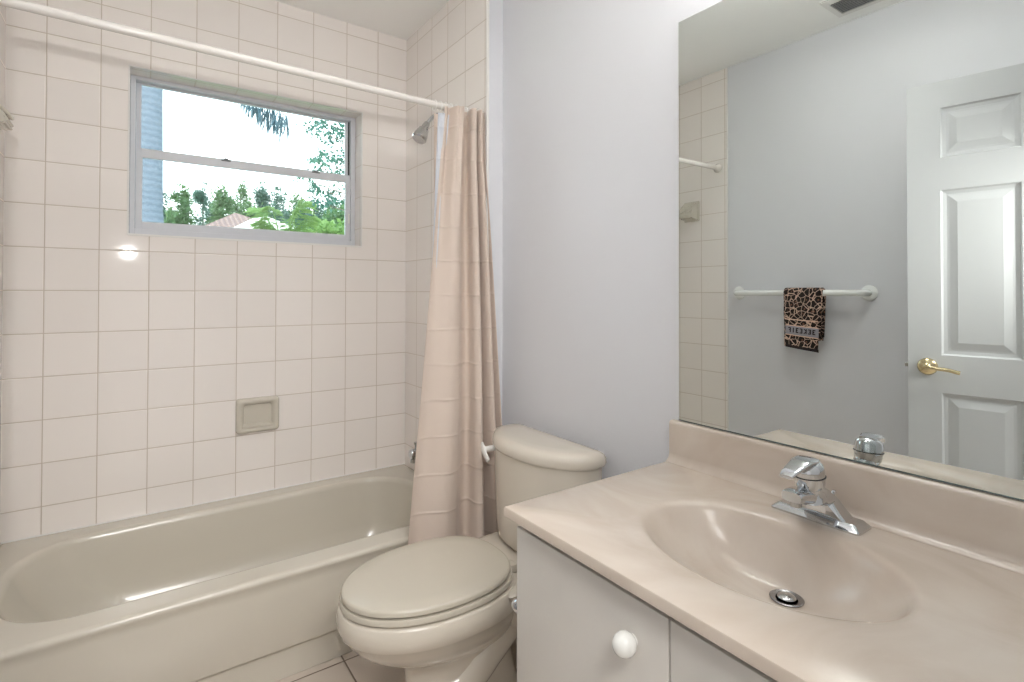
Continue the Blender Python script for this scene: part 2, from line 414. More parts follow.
R_.append(rrect(-1.446, -.064, -.684, -.072, [.22]*4, RZ))
R_.append(inner((-.010, -.010, -.010, -.010), RZ, .217))
R_.append(inner((-.005, -.005, -.005, -.005), RZ-.001, .215))
R_.append(inner((.003, .003, .002, .002), RZ-.007, .21))
R_.append(inner((.012, .007, .007, .006), RZ-.022, .20))
R_.append(inner((.045, .015, .018, .014), RZ-.10, .19))
R_.append(inner((.11, .028, .035, .026), RZ-.20, .17))
R_.append(inner((.17, .05, .055, .045), RZ-.27, .15))
R_.append(inner((.25, .09, .10, .09), RZ-.298, .12))
R_.append(inner((.40, .20, .18, .18), RZ-.302, .08))
bm = bmesh.new(); loft(bm, [[p+Vector(tb) for p in r] for r in R_])
obj('tub_shell', bm, M_tub, tub, smooth=50)
bm = bmesh.new(); lathe(bm, [(.0, .0), (.028, .0), (.03, .002), (.026, .005), (.006, .006), (0, .006)], Vector((-.33, -.39, RZ-.3025))+Vector(tb)); obj('drain', bm, M_chrome, tub, smooth=40)
bm = bmesh.new(); lathe(bm, [(.0, 0), (.036, 0), (.036, .006), (.03, .010), (0, .011)], Vector((-.118, -.39, RZ-.11))+Vector(tb), 'X'); obj('overflow_plate', bm, M_chrome, tub, smooth=40)
# white caulk line between the tub and the tiles
bm = bmesh.new(); box(bm, T0, T1, -.006, -.0005, RZ-.001, RZ+.004, .001); obj('trim_4', bm, M_caulk, kind='structure')

# ------------------------------------------------------------------ soap dish on the window wall
SX0, SX1, SZ0, SZ1 = -.768, -.599, FZ-.604, FZ-.457
sdh = thing('soap_dish', 'recessed bone ceramic soap dish set into the window wall tiles', 'soap dish', ((SX0+SX1)/2, 0, (SZ0+SZ1)/2))
bm = bmesh.new(); hw, hh = (SX1-SX0)/2, (SZ1-SZ0)/2
def rr2(hx, hz, y, r, n=8):
    pts = []
    for sx_, sz_, a0 in ((1, 1, 0), (-1, 1, PI/2), (-1, -1, PI), (1, -1, 1.5*PI)):
        for k in range(n):
            a = a0+k/(n-1)*PI/2; pts.append(Vector((sx_*(hx-r)+r*math.cos(a), y, sz_*(hz-r)+r*math.sin(a))))
    return pts
loft(bm, [rr2(hw, hh, -.001, .012), rr2(hw, hh, -.012, .014), rr2(hw-.004, hh-.004, -.022, .014), rr2(hw-.010, hh-.010, -.026, .014),
          rr2(hw-.018, hh-.018, -.024, .014), rr2(hw-.026, hh-.026, -.016, .012), rr2(hw-.030, hh-.030, -.004, .010)], True, True)
obj('dish_body', bm, M_tub, sdh, smooth=60)
bm = bmesh.new()
loft(bm, [[Vector((x, y, z)) for x, y, z in ((-hw+.020, -.004, -hh+.040), (hw-.020, -.004, -hh+.040), (hw-.020, -.004, -hh+.022), (-hw+.020, -.004, -hh+.022))],
          [Vector((x, y, z)) for x, y, z in ((-hw+.020, -.028, -hh+.030), (hw-.020, -.028, -hh+.030), (hw-.020, -.028, -hh+.022), (-hw+.020, -.028, -hh+.022))]])
bmesh.ops.bevel(bm, geom=bm.edges[:], offset=.003, segments=2, affect='EDGES')
obj('dish_lip', bm, M_tub, sdh, smooth=40)

# tumbler holder on the left shower wall
HY, HZ = -.530, FZ+.487
tbh = thing('tumbler_holder', 'cream ceramic tumbler holder on the left shower wall tiles', 'tumbler holder', (XL, HY, HZ))
bm = bmesh.new(); box(bm, .001, .014, -.052, .052, -.060, .060, .006, 3); obj('back_plate', bm, M_tub, tbh, smooth=50)
bm = bmesh.new()
prof = [(.010, .050), (.030, .052), (.055, .025), (.088, -.020), (.094, -.036), (.082, -.046), (.050, -.040), (.028, -.050), (.010, -.055)]
loft(bm, [[Vector((x, y, z)) for x, z in prof] for y in (-.044, .044)])
bmesh.ops.bevel(bm, geom=bm.edges[:], offset=.006, segments=2, affect='EDGES')
obj('holder_shelf', bm, M_tub, tbh, smooth=50)
bm = bmesh.new()
for yy in (-.028, .028):
    ring = [Vector((.070+.020*math.cos(a*PI/8), yy*.8+.018*math.sin(a*PI/8), .006-.9*(.020*math.cos(a*PI/8)))) for a in range(17)]
    tube(bm, ring, .005, 8)
obj('holder_ring', bm, M_tub, tbh, smooth=50)

# ------------------------------------------------------------------ shower fittings
sh = thing('shower', 'small chrome shower head on the end wall by the curtain', 'shower', (0, -.42, FZ+.775))
S0 = Vector((0, -.37, FZ+.80))
p = [Vector((-.004, 0, 0)), Vector((-.04, 0, .004)), Vector((-.072, 0, -.022)), Vector((-.094, 0, -.052))]
bm = bmesh.new(); tube(bm, bez(p, 6), .0085, 12); obj('shower_arm', bm, M_chrome, sh, smooth=60)
bm = bmesh.new(); lathe(bm, [(.0, -.001), (.028, -.001), (.027, -.006), (.010, -.014), (0, -.014)], (0, 0, 0), 'X'); obj('escutcheon', bm, M_chrome, sh, smooth=40)
bm = bmesh.new(); lathe(bm, [(0, 0), (.013, .0), (.015, .014), (.014, .026), (.022, .036), (.030, .066), (.033, .086), (.028, .092), (0, .092)])
hd = obj('spray_head', bm, M_dull, sh, smooth=45)
hd.location = (-.090, 0, -.044); hd.rotation_euler = Vector((-.50, -.10, -.90)).to_track_quat('Z', 'Y').to_euler()

tf = thing('tub_spout', 'small chrome tub filler peeking out beside the curtain', 'tub spout', (0, -.335, FZ-.72))
bm = bmesh.new(); lathe(bm, [(0, -.001), (.030, -.001), (.030, -.010), (.024, -.016), (.022, -.09), (.024, -.115), (.020, -.124), (0, -.125)], (0, 0, 0), 'X'); obj('spout_body', bm, M_chrome, tf, smooth=45)
bm = bmesh.new(); tube(bm, [(-.108, 0, -.010), (-.108, 0, -.036)], .015, 14); obj('spout_outlet', bm, M_chrome, tf, smooth=45)
bm = bmesh.new(); lathe(bm, [(0, .0), (.005, .0), (.005, .018), (.009, .022), (.009, .032), (0, .034)], (-.098, 0, .020)); obj('diverter_knob', bm, M_chrome, tf, smooth=45)

# ------------------------------------------------------------------ curtain rod, curtain, liner
ROY, ROZ = -.703, FZ+.713
rod = thing('shower_rod', 'cream enamelled shower rod spanning the tub alcove', 'curtain rod', ((XL+XR)/2, ROY, ROZ))
bm = bmesh.new(); tube(bm, [(XL-(XL/2)+.004, 0, .006), (XR-(XL/2)-.004, 0, -.006)], .0125, 20); obj('rod_tube', bm, M_rod, rod, smooth=40)
for s in (-1, 1):
    bm = bmesh.new(); x = s*(-XL/2)-s*.001
    lathe(bm, [(0, 0), (.026, 0), (.026, -s*.006), (.018, -s*.016), (.0145, -s*.028), (0, -s*.028)], (x, 0, -.006*s), 'X'); obj('rod_flange', bm, M_rod, rod, smooth=40)

def lerp(a, b, t): return a+(b-a)*t
def curtain_mesh(NS, NT_, xl, xr, y0, y1, z0, z1, fold, crease=True, th=.0012):
    bm = bmesh.new(); grid = []
    for j in range(NT_+1):
        t = j/NT_; row = []
        for i in range(NS+1):
            s = i/NS
            dx, dy = fold(s, t)
            z = lerp(z1, z0, t)
            if crease:
                for zc in creases:
                    dz = (z-zc)/.0045; dy -= .0035*math.exp(-dz*dz)*(.4+.6*math.sin(s*9+zc*7)**2)
            row.append(bm.verts.new((lerp(xl(t), xr(t), s)+dx, lerp(y0, y1, t)+dy, z)))
        grid.append(row)
    for j in range(NT_):
        for i in range(NS):
            bm.faces.new((grid[j][i], grid[j][i+1], grid[j+1][i+1], grid[j+1][i]))
    return bm
CZ1, CZ0 = FZ+.703, .10
def sstep(a, b, x):
    x = min(1, max(0, (x-a)/(b-a))); return x*x*(3-2*x)
cl = lambda t: -.1650-.212*t
crr = lambda t: -.0090+(.062*max(0, (t-.12)/.88)**.8)
def cfold(s, t):
    # a broad panel on the left, tight pleats on the right; more pleats at the header
    g = 1.15*(s/.58) if s < .58 else 1.15+2.3*((s-.58)/.42)
    ph = 2*PI*g-.9
    amp = lerp(.026, .038, t)*lerp(lerp(.9, .38, sstep(0, .55, t)), 1.25, sstep(.45, .65, s))
    y = amp*math.cos(ph)
    y += .010*math.cos(2*PI*6*s+1)*(1-sstep(.0, .35, t))*(1-s)
    y += .007*math.sin(3.2*t+5*s)*t+.003*math.sin(11*s+9*t)*sstep(.3, .8, t)
    x = .012*math.sin(2*ph)*sstep(.35, .6, s)*(1-s)*1.6
    return x, y
cur = thing('shower_curtain', 'beige fabric shower curtain gathered at the end wall outside the tub', 'curtain', (0, 0, 0))
bm = curtain_mesh(220, 200, cl, crr, -.742, -.838, CZ0, CZ1, cfold, False)
co = obj('curtain_cloth', bm, M_curtain, cur, smooth=180)
md = co.modifiers.new('thickness', 'SOLIDIFY'); md.thickness = .0012
bm = curtain_mesh(16, 160, lambda t: -.2050-.050*t, lambda t: -.17-.12*t, -.712, -.800, CZ0, CZ1-.03, lambda s, t: (.004*math.sin(9*t), .004*math.sin(5*s+6*t)), False)
co2 = obj('curtain_edge', bm, M_curtain, cur, smooth=180); md = co2.modifiers.new('thickness', 'SOLIDIFY'); md.thickness = .0012
ln = thing('shower_liner', 'narrow white shower liner edge hanging inside the beige curtain', 'liner', (0, 0, 0))
bm = curtain_mesh(40, 120, lambda t: -.1930-.095*t, lambda t: -.120-.14*t, -.722, -.800, RZ+.02, FZ+.675, lambda s, t: (0, .004*math.sin(s*14+3*t)), False)
lo_ = obj('liner_cloth', bm, M_liner, ln, smooth=180); md = lo_.modifiers.new('thickness', 'SOLIDIFY'); md.thickness = .0008
# rings
for k in range(9):
    x = -.200+k*.0225
    r_ = bmesh.new(); tube(r_, [(0, .019*math.cos(a*PI/10), .019*math.sin(a*PI/10)) for a in range(21)], .0016, 6)
    o = obj('curtain_ring', r_, M_whitep, smooth=60); o.location = (x, ROY-.002, ROZ-.0085)
    tag(o, 'white plastic curtain ring clipped over the shower rod at the curtain top', 'curtain ring', 'white rings holding the shower curtain')

# ------------------------------------------------------------------ toilet
TX, TYC = J-.020, -1.165
toi = thing('toilet', 'bone porcelain toilet with closed lid between the vanity and tub', 'toilet', (TX, TYC, 0))
def egg(u0, u1, hw, z, n=64, eb=2.5, ef=2.05, um=.46):
    """egg outline in plan, u measured out from the wall; returns local points (x=-u)"""
    uc = u0+(u1-u0)*um; pts = []
    for k in range(n):
        a = k*2*PI/n; c, s = math.cos(a), math.sin(a)
        e_ = ef if c > 0 else eb
        cu = math.copysign(abs(c)**(2/e_), c); sv = math.copysign(abs(s)**(2/e_), s)
        ax = (u1-uc) if c > 0 else (uc-u0)
        pts.append(Vector((-(uc+ax*cu), hw*sv, z)))
    return pts
U0, U1 = .272, .739                          # lid back and front
bm = bmesh.new()
loft(bm, [egg(U0+.03, U1-.03, .150, .396), egg(U0-.02, U1+.002, .178, .394), egg(U0-.025, U1+.008, .184, .388), egg(U0-.03, U1+.011, .186, .358),
          egg(U0-.03, U1+.006, .183, .338), egg(U0-.03, U1-.001, .177, .332), egg(U0-.03, U1-.018, .165, .305), egg(U0-.03, U1-.055, .140, .270), egg(U0-.03, U1-.100, .115, .243),
          egg(U0-.03, U1-.145, .092, .220), egg(U0-.03, U1-.166, .078, .195), egg(U0-.035, U1-.172, .074, .15), egg(U0-.05, U1-.172, .078, .07), egg(U0-.08, U1-.165, .086, .035), egg(U0-.09, U1-.155, .094, .015), egg(U0-.09, U1-.153, .095, .001)])
obj('bowl', bm, M_toilet, toi, smooth=50)
bm = bmesh.new()      # shelf that carries the tank
def rsl(u0, u1, hw, z, r=.03, n=8):
    pts = []
    for su, sv, a0 in ((1, 1, 0), (0, 1, PI/2), (0, 0, PI), (1, 0, 1.5*PI)):
        cu = u1-r if su else u0+r; cv = hw-r if sv else -hw+r
        for k in range(n):
            a = a0+k/(n-1)*PI/2; pts.append(Vector((-(cu+r*math.cos(a)), cv+r*math.sin(a), z)))
    return pts
loft(bm, [rsl(.06, .30, .10, .24), rsl(.03, .33, .150, .33), rsl(.022, .34, .168, .36), rsl(.020, .36, .172, .384), rsl(.026, .352, .165, .391)])
obj('tank_shelf', bm, M_toilet, toi, smooth=45)
bm = bmesh.new()      # trapway bulging behind the pedestal
pth = bez([(-.50, 0, .10), (-.42, 0, .12), (-.33, 0, .20), (-.25, 0, .255), (-.17, 0, .20), (-.135, 0, .10), (-.13, 0, .004)], 6)
tube(bm, pth, [.062+.014*math.sin(PI*i/(len(pth)-1)) for i in range(len(pth))], 24, flat=(1.4, 1))
obj('trapway', bm, M_toilet, toi, smooth=60)
bm = bmesh.new(); loft(bm, [rsl(.07, .46, .112, .001, .05), rsl(.07, .46, .112, .014, .05), rsl(.08, .45, .098, .030, .05)]); obj('foot_flange', bm, M_toilet, toi, smooth=45)
for s in (-1, 1):
    bm = bmesh.new(); lathe(bm, [(0, 0), (.014, 0), (.014, .006), (.011, .016), (.005, .021), (0, .022)], (-.33, s*.099, .030)); obj('bolt_cap', bm, M_toilet, toi, smooth=50)
bm = bmesh.new()      # seat
loft(bm, [egg(U0+.06, U1-.05, .12, .398), egg(U0-.004, U1+.000, .175, .3985), egg(U0-.008, U1+.004, .179, .401), egg(U0-.008, U1+.004, .179, .412), egg(U0-.005, U1+.002, .177, .415), egg(U0+.06, U1-.05, .12, .4145)])
obj('seat', bm, M_seat, toi, smooth=45)
bm = bmesh.new()      # lid
loft(bm, [egg(U0+.05, U1-.05, .12, .4195), egg(U0+.002, U1-.003, .171, .419), egg(U0, U1, .174, .4205), egg(U0, U1, .174, .430), egg(U0+.002, U1-.002, .172, .4335), egg(U0+.007, U1-.007, .167, .4355), egg(U0+.05, U1-.06, .125, .4375), egg(U0+.12, U1-.14, .06, .4385)])
obj('lid', bm, M_seat, toi, smooth=45)
for s in (-1, 1):
    bm = bmesh.new(); box(bm, -(U0+.012), -(U0-.014), s*.07-.018, s*.07+.018, .393, .417, .004, 3); obj('hinge', bm, M_seat, toi, smooth=45)
# tank
def tankring(su, sv, z, d=.205, hw=.230, bow=.050, u0=.006):
    """bowed front, rounded ends, flat back; su, sv scale the plan about its middle"""
    pts = []; n = 40; um = (u0+d)/2
    for k in range(n+1):
        v = math.sin((-1+2*k/n)*PI/2)
        edge = (1-abs(v)**3.4)**(1/2.2) if abs(v) < 1 else 0
        u = .07+(d-bow-.07+bow*(1-v*v))*edge
        pts.append((u, v*hw))
    pts += [(.03, hw), (.012, hw-.010), (u0, hw-.03), (u0, 0), (u0, -hw+.03), (.012, -hw+.010), (.03, -hw)]
    return [Vector((-(um+(u-um)*su), v*sv, z)) for u, v in pts]
TZ = FZ-.475
bm = bmesh.new()
loft(bm, [tankring(.62, .80, .393), tankring(.80, .88, .397), tankring(.87, .91, .408), tankring(.89, .925, .46), tankring(.93, .96, .60), tankring(.94, .965, TZ-.045)])
tk = obj('tank', bm, M_toilet, toi, smooth=50); tk.location = (-.012, .012, 0)
bm = bmesh.new()
loft(bm, [tankring(.97, .985, TZ-.0445), tankring(1.0, 1.005, TZ-.043), tankring(1.02, 1.015, TZ-.036), tankring(1.015, 1.012, TZ-.022), tankring(.97, .99, TZ-.011), tankring(.88, .95, TZ-.004), tankring(.70, .86, TZ), tankring(.4, .6, TZ+.0012)])
obj('tank_lid', bm, M_toilet, toi, smooth=50).location = (-.012, .012, 0)
bm = bmesh.new(); tube(bm, [(-.150, .200, TZ-.068), (-.190, .202, TZ-.068)], .010, 12)
tube(bm, bez([(-.186, .224, TZ-.058), (-.194, .206, TZ-.064), (-.198, .186, TZ-.080), (-.197, .168, TZ-.098)], 5), [.009]*5+[.012]*5+[.010]*5+[.008], 10, flat=(.6, 1.4))
obj('flush_lever', bm, M_whitep, toi, smooth=50)
# paper holder on the cabinet's side panel
PY = -1.5856-.016
ph = thing('paper_holder', 'chrome toilet paper holder on the side panel of the vanity cabinet', 'paper holder', (-.347, PY, .510))
for sx2 in (-1, 1):
    bm = bmesh.new(); lathe(bm, [(0, .0005), (.021, .0005), (.021, .004), (.013, .008), (.009, .014), (.009, .040), (.0135, .044), (.0145, .056), (.0115, .064), (0, .066)], (sx2*.072, 0, 0), 'Y', 24)
    obj('post', bm, M_chrome, ph, smooth=45)
bm = bmesh.new(); tube(bm, [(-.064, .052, -.0), (.064, .052, -.0)], .006, 12); obj('roller', bm, M_whitep, ph, smooth=50)

# ------------------------------------------------------------------ vanity
CX0, CY0, CY1, CT = -.4841, YB+.004, -1.5856, FZ-.4527   # counter front x, near y, far y, top z
GX = J-.0005
cab = thing('vanity_cabinet', 'white laminate vanity cabinet with round white knobs under the sink', 'cabinet', ((CX0+J)/2, (CY0+CY1)/2, 0))
ox, oy = -(CX0+J)/2, -(CY0+CY1)/2
KX = CX0+.022                       # door face plane
def cb(*a, **k):
    a = (a[0]+ox, a[1]+ox, a[2]+oy, a[3]+oy)+a[4:]; return B(*a, **k)
CL = CY1-.016
bm = cb(KX+.019, GX, CL-.016, CL, .09, CT-.0225)
box(bm, KX+.019+ox, GX+ox, CY0+oy, CY0+.016+oy, .09, CT-.0225); box(bm, KX+.019+ox, GX+ox, CY0+.016+oy, CL-.016+oy, .09, .106)
box(bm, GX-.008+ox, GX+ox, CY0+.016+oy, CL-.016+oy, .106, CT-.0225); box(bm, KX+.019+ox, KX+.037+ox, CY0+.016+oy, CL-.016+oy, CT-.06, CT-.0225)
box(bm, KX+.075+ox, GX+ox, CY0+oy, CL+oy, .001, .091)
obj('carcass', bm, M_lam, cab)
DM = -1.990
for (y0, y1, ky) in ((DM+.0015, CL, DM+.071), (CY0+.01, DM-.0015, DM-.071)):
    d_ = obj('door', cb(KX, KX+.018, y0, y1, .10, CT-.042, bev=.0015), M_lam, cab, smooth=30)
    bm = bmesh.new(); lathe(bm, [(0, 0), (.010, 0), (.0095, -.003), (.0140, -.006), (.0182, -.013), (.0192, -.020), (.0175, -.028), (.0130, -.0345), (.0065, -.0380), (0, -.0388)], (KX+ox, ky+oy, FZ-.562), 'X', 28)
    obj('knob', bm, M_knob, d_, smooth=50)

# counter with integral oval bowl
van = thing('countertop', 'beige cultured marble vanity top with an oval integral sink', 'countertop', ((CX0+J)/2, (CY0+CY1)/2, CT))
sc_x, sc_y = -.218, -1.994; sa, sb = .162, .226
N = 128
def ell(f, z, dx=0):
    return [Vector((sc_x+dx+(sa+f)*math.cos(2*PI*k/N), sc_y+(sb+f)*math.sin(2*PI*k/N), CT+z)) for k in range(N)]
def rectring(ins, z):
    x0, x1, y0, y1 = CX0+ins, GX-.002-ins*0, CY0+ins*0, CY1-ins; pts = []
    angs = []
    for k in range(N):
        a = 2*PI*k/N; c, s = math.cos(a), math.sin(a)
        t = 1e9
        if c > 1e-9: t = min(t, (x1-sc_x)/c)
        if c < -1e-9: t = min(t, (x0-sc_x)/c)
        if s > 1e-9: t = min(t, (y1-sc_y)/s)
        if s < -1e-9: t = min(t, (y0-sc_y)/s)
        pts.append(Vector((sc_x+c*t, sc_y+s*t, CT+z)))
    for cx_, cy_ in ((x0, y0), (x0, y1), (x1, y0), (x1, y1)):    # snap nearest to each corner
        k = min(range(N), key=lambda i: (pts[i]-Vector((cx_, cy_, CT+z))).length); pts[k] = Vector((cx_, cy_, CT+z))
    return pts
vo = Vector(((CX0+J)/2, (CY0+CY1)/2, CT))
rings = [rectring(.012, -.022), rectring(.002, -.0218), rectring(0, -.020), rectring(0, -.0045), rectring(.0015, -.0013), rectring(.0045, 0)]
# last ring is rounder: taper towards the drain
dr_x = -.148
def circ(r, z): return [Vector((dr_x+r*math.cos(2*PI*k/N), sc_y+r*math.sin(2*PI*k/N), CT+z)) for k in range(N)]
dr_y = -2.004
for (cxo, a1, b1, z1, f1) in ((0, .190, .254, 0, 0), (0, .174, .238, 0, 0), (0, .167, .231, -.0008, 0), (0, .161, .225, -.003, 0), (0, .155, .219, -.008, 0), (.001, .148, .212, -.017, .02), (.006, .136, .198, -.036, .08), (.014, .118, .176, -.058, .2),
                              (.026, .096, .146, -.078, .38), (.042, .072, .110, -.093, .6), (.058, .050, .074, -.102, .8), (.070, .036, .046, -.1065, .93), (.076, .0295, .0295, -.1085, 1)):
    rings.append([Vector((sc_x+cxo/.076*(dr_x-sc_x)+a1*math.cos(2*PI*k/N), lerp(sc_y, dr_y, f1)+b1*math.sin(2*PI*k/N), CT+z1)) for k in range(N)])
bm = bmesh.new(); loft(bm, [[p_-vo for p_ in r] for r in rings], False, True)
obj('counter_slab', bm, M_marble, van, smooth=40)
SB = FZ-.3453
bm = bmesh.new()
x1 = GX-.002
pr = [(x1, .0005), (x1, SB-CT-.001), (x1-.014, SB-CT-.001), (x1-.0185, SB-CT-.004), (x1-.020, SB-CT-.010), (x1-.020, .022), (x1-.022, .012), (x1-.028, .004), (x1-.036, .0005)]
loft(bm, [[Vector((a_-vo.x, y-vo.y, b2)) for a_, b2 in pr] for y in (CY0, CY1-.002)])
obj('backsplash', bm, M_marble, van, smooth=50)
# drain
sdr = thing('sink_drain', 'chrome pop-up drain at the bottom of the oval sink', 'drain', (dr_x, dr_y, CT-.108))
bm = bmesh.new(); lathe(bm, [(0, -.0), (.0285, -.0), (.0288, .0015), (.0265, .0028), (.0225, .0020), (.0185, -.0000), (0, -.0000)]); obj('drain_flange', bm, M_drain, sdr, smooth=40)
bm = bmesh.new(); lathe(bm, [(0, 0.0003), (.0145, 0.0003), (.0158, .0035), (.0135, .006), (.006, .008), (0, .0083)]); obj('stopper', bm, M_dull, sdr, smooth=50)

# ------------------------------------------------------------------ faucet
fau = thing('faucet', 'single-lever chrome basin faucet behind the oval sink', 'faucet', (.000, -1.993, CT))
def fring(x0, x1, y0, y1, z, r=.010, n=6):
    pts = []
    for cx_, cy_, a0 in ((x1-r, y1-r, 0), (x0+r, y1-r, PI/2), (x0+r, y0+r, PI), (x1-r, y0+r, 1.5*PI)):
        for k in range(n):
            a = a0+k/(n-1)*PI/2; pts.append(Vector((cx_+r*math.cos(a), cy_+r*math.sin(a), z)))
    return pts
def sq(x, y, z, hy, hz, n=28, ex=.55):
    """rounded-rectangle section in the YZ plane"""
    return [Vector((x, y+hy*math.copysign(abs(math.cos(a))**ex, math.cos(a)), z+hz*math.copysign(abs(math.sin(a))**ex, math.sin(a)))) for a in [i*2*PI/n for i in range(n)]]
bm = bmesh.new(); loft(bm, [fring(-.033, .030, -.084, .083, .0005, .008), fring(-.033, .030, -.084, .083, .004, .008), fring(-.023, .021, -.074, .073, .0135, .007), fring(-.019, .018, -.068, .068, .0145, .006)])
obj('base_plate', bm, M_chrome, fau, smooth=30)
bm = bmesh.new()     # arch rising from the two wings to the middle
secs = []
for k in range(31):
    v = -1+2*k/30; y = v*.062; c = math.cos(v*PI)*.5+.5
    h = .012+.046*c**.75; lo2 = .004+.012*c; w0 = -(.018+.022*c); w1 = .018+.004*c
    lo2 = .004+.010*c; w0 = -(.021-.005*c)
    secs.append([Vector((x, y, z)) for x, z in [(w0, lo2), (w0-.002, h*.78), (w0+.004, h*.96), (w0+.012, h), (w1-.008, h), (w1-.001, h*.94), (w1+.002, h*.7), (w1, lo2)]])
loft(bm, secs); obj('body', bm, M_chrome, fau, smooth=40)
bm = bmesh.new()     # broad spout reaching over the bowl
loft(bm, [sq(.0, 0, .044, .030, .014), sq(-.025, 0, .048, .032, .014), sq(-.05, 0, .054, .029, .0135), sq(-.075, 0, .060, .024, .0125), sq(-.095, 0, .063, .0205, .0115), sq(-.106, 0, .0635, .0195, .0105), sq(-.109, 0, .0635, .018, .009)])
obj('spout', bm, M_chrome, fau, smooth=45)
bm = bmesh.new(); lathe(bm, [(0, 0), (.0105, 0), (.0105, .012), (0, .012)], (-.092, 0, .043)); obj('aerator', bm, M_dull, fau, smooth=40)
tilt = Matrix.Rotation(math.radians(-16), 4, 'Y')
bm = bmesh.new(); lathe(bm, [(0, 0), (.027, 0), (.024, .008), (.0215, .012), (.0215, .030), (0, .030)]); bm.transform(tilt)
hb_ = obj('hub', bm, M_chrome, fau, smooth=40); hb_.location = (-.049, -.008, .052)
bm = bmesh.new(); lathe(bm, [(0, 0), (.0235, 0), (.0255, .003), (.0275, .018), (.0275, .034), (.0265, .040), (.022, .046), (.012, .050), (0, .051)], seg=40); bm.transform(tilt)
hdl = obj('handle', bm, M_chrome, fau, smooth=40); hdl.location = (-.060, -.012, .080)
bm = bmesh.new()
loft(bm, [sq(.004, 0, .047, .016, .005, ex=.6), sq(-.014, 0, .050, .020, .006, ex=.6), sq(-.032, 0, .0495, .0195, .0052, ex=.6), sq(-.046, .001, .046, .0175, .0045, ex=.6), sq(-.060, .003, .0405, .0155, .004, ex=.6), sq(-.073, .005, .034, .0135, .0036, ex=.6), sq(-.080, .006, .0295, .012, .003, ex=.6)])
obj('lever', bm, M_chrome, hdl, smooth=45)
bm = bmesh.new(); tube(bm, [(.0279*math.cos(a*PI/20), .0279*math.sin(a*PI/20), .021-.006*math.cos(a*PI/20)) for a in range(41)], .0011, 6); bm.transform(tilt); obj('seam_ring', bm, M_dark, hdl, smooth=60)
bm = bmesh.new(); tube(bm, [(.016, -.020, .020), (.018, -.020, .050)], .0022, 8); lathe(bm, [(0, 0), (.0035, 0), (.0045, .003), (.003, .007), (0, .007)], (.018, -.020, .049)); obj('lift_rod', bm, M_chrome, fau, smooth=60)

# ------------------------------------------------------------------ mirror
MT, MB_ = FZ+.7226, FZ-.3453+.0015
mir = thing('wall_mirror', 'large frameless mirror on the wall above the vanity backsplash', 'mirror', (J, -2.0, (MT+MB_)/2))
bm = B(-.0065, -.0005, YB+.002+2.0, -1.6076+2.0, MB_-(MT+MB_)/2, MT-(MT+MB_)/2)
bm.faces.ensure_lookup_table()
for f in bm.faces: f.material_index = 0 if f.normal.x < -.5 else 1
obj('mirror_glass', bm, [M_mirror, M_medge], mir)
bm = B(-.0082, -.0066, YB+.002+2.0, -1.6076+2.0, MB_-(MT+MB_)/2, MB_-(MT+MB_)/2+.0012); obj('mirror_channel', bm, M_medge, mir)

# ------------------------------------------------------------------ fill light bar over the mirror, added out of view to brighten the room
vl = thing('fill_light_bar', 'added chrome fill light strip with three glowing globes above the mirror', 'fill light', (J, -1.99, MT+.17))
obj('strip', B(-.035, -.001, -.28, .28, -.05, .05, bev=.004), M_chrome, vl)
q = NT('fill_globe_glow'); q.b.inputs['Emission Color'].default_value = (1, .985, .96, 1); q.b.inputs['Emission Strength'].default_value = 8.5; q.b.inputs['Base Color'].default_value = (.9, .9, .88, 1); M_globe = q.m
for k in (-1, 0, 1):
    bm = bmesh.new(); bmesh.ops.create_uvsphere(bm, u_segments=20, v_segments=12, radius=.048, matrix=Matrix.Translation((-.088, k*.19, 0))); obj('globe', bm, M_globe, vl, smooth=180)

# glowing bowl added out of view to lift the light in the tub alcove
dl_ = thing('fill_bowl_light', 'added glowing white fill light bowl hanging from the ceiling in front of the vanity', 'ceiling light', (-.70, -1.62, ZC))
bm = bmesh.new(); lathe(bm, [(0, -.0005), (.065, -.0005), (.060, -.018), (.015, -.024), (.012, -.0615), (0, -.0615)], seg=48); obj('fill_bowl_base', bm, M_whitep, dl_, smooth=40)
q = NT('fill_bowl_glow'); q.b.inputs['Emission Color'].default_value = (1, .985, .965, 1); q.b.inputs['Emission Strength'].default_value = 10.5; q.b.inputs['Base Color'].default_value = (.9, .9, .88, 1)
bm = bmesh.new(); lathe(bm, [(0, -.062), (.135, -.062), (.150, -.068), (.148, -.082), (.125, -.108), (.085, -.128), (.040, -.138), (0, -.141)], seg=48); obj('fill_bowl_dome', bm, q.m, dl_, smooth=80)

# ------------------------------------------------------------------ grab bar and towel on the left wall (seen in the mirror)
BZ = FZ-.002; BX = .060; by0, by1 = -1.475, -.835
gb = thing('towel_bar', 'white towel bar with round flanges on the plain left wall', 'towel bar', (XL, (by0+by1)/2, BZ))
hb = (by1-by0)/2
bm = bmesh.new()
tube(bm, bez([(.004, -hb-.0, 0), (.030, -hb+.002, 0), (.052, -hb+.014, 0), (BX, -hb+.045, 0), (BX, -hb+.15, 0), (BX, 0, 0), (BX, hb-.15, 0), (BX, hb-.045, 0), (.052, hb-.014, 0), (.030, hb-.002, 0), (.004, hb, 0)], 6), .0155, 18)
obj('bar', bm, M_bar, gb, smooth=50)
for s in (-1, 1):
    bm = bmesh.new(); lathe(bm, [(0, .0005), (.036, .0005), (.036, .004), (.030, .009), (.017, .012), (0, .012)], (0, s*hb, 0), 'X', 32); obj('flange', bm, M_bar, gb, smooth=40)

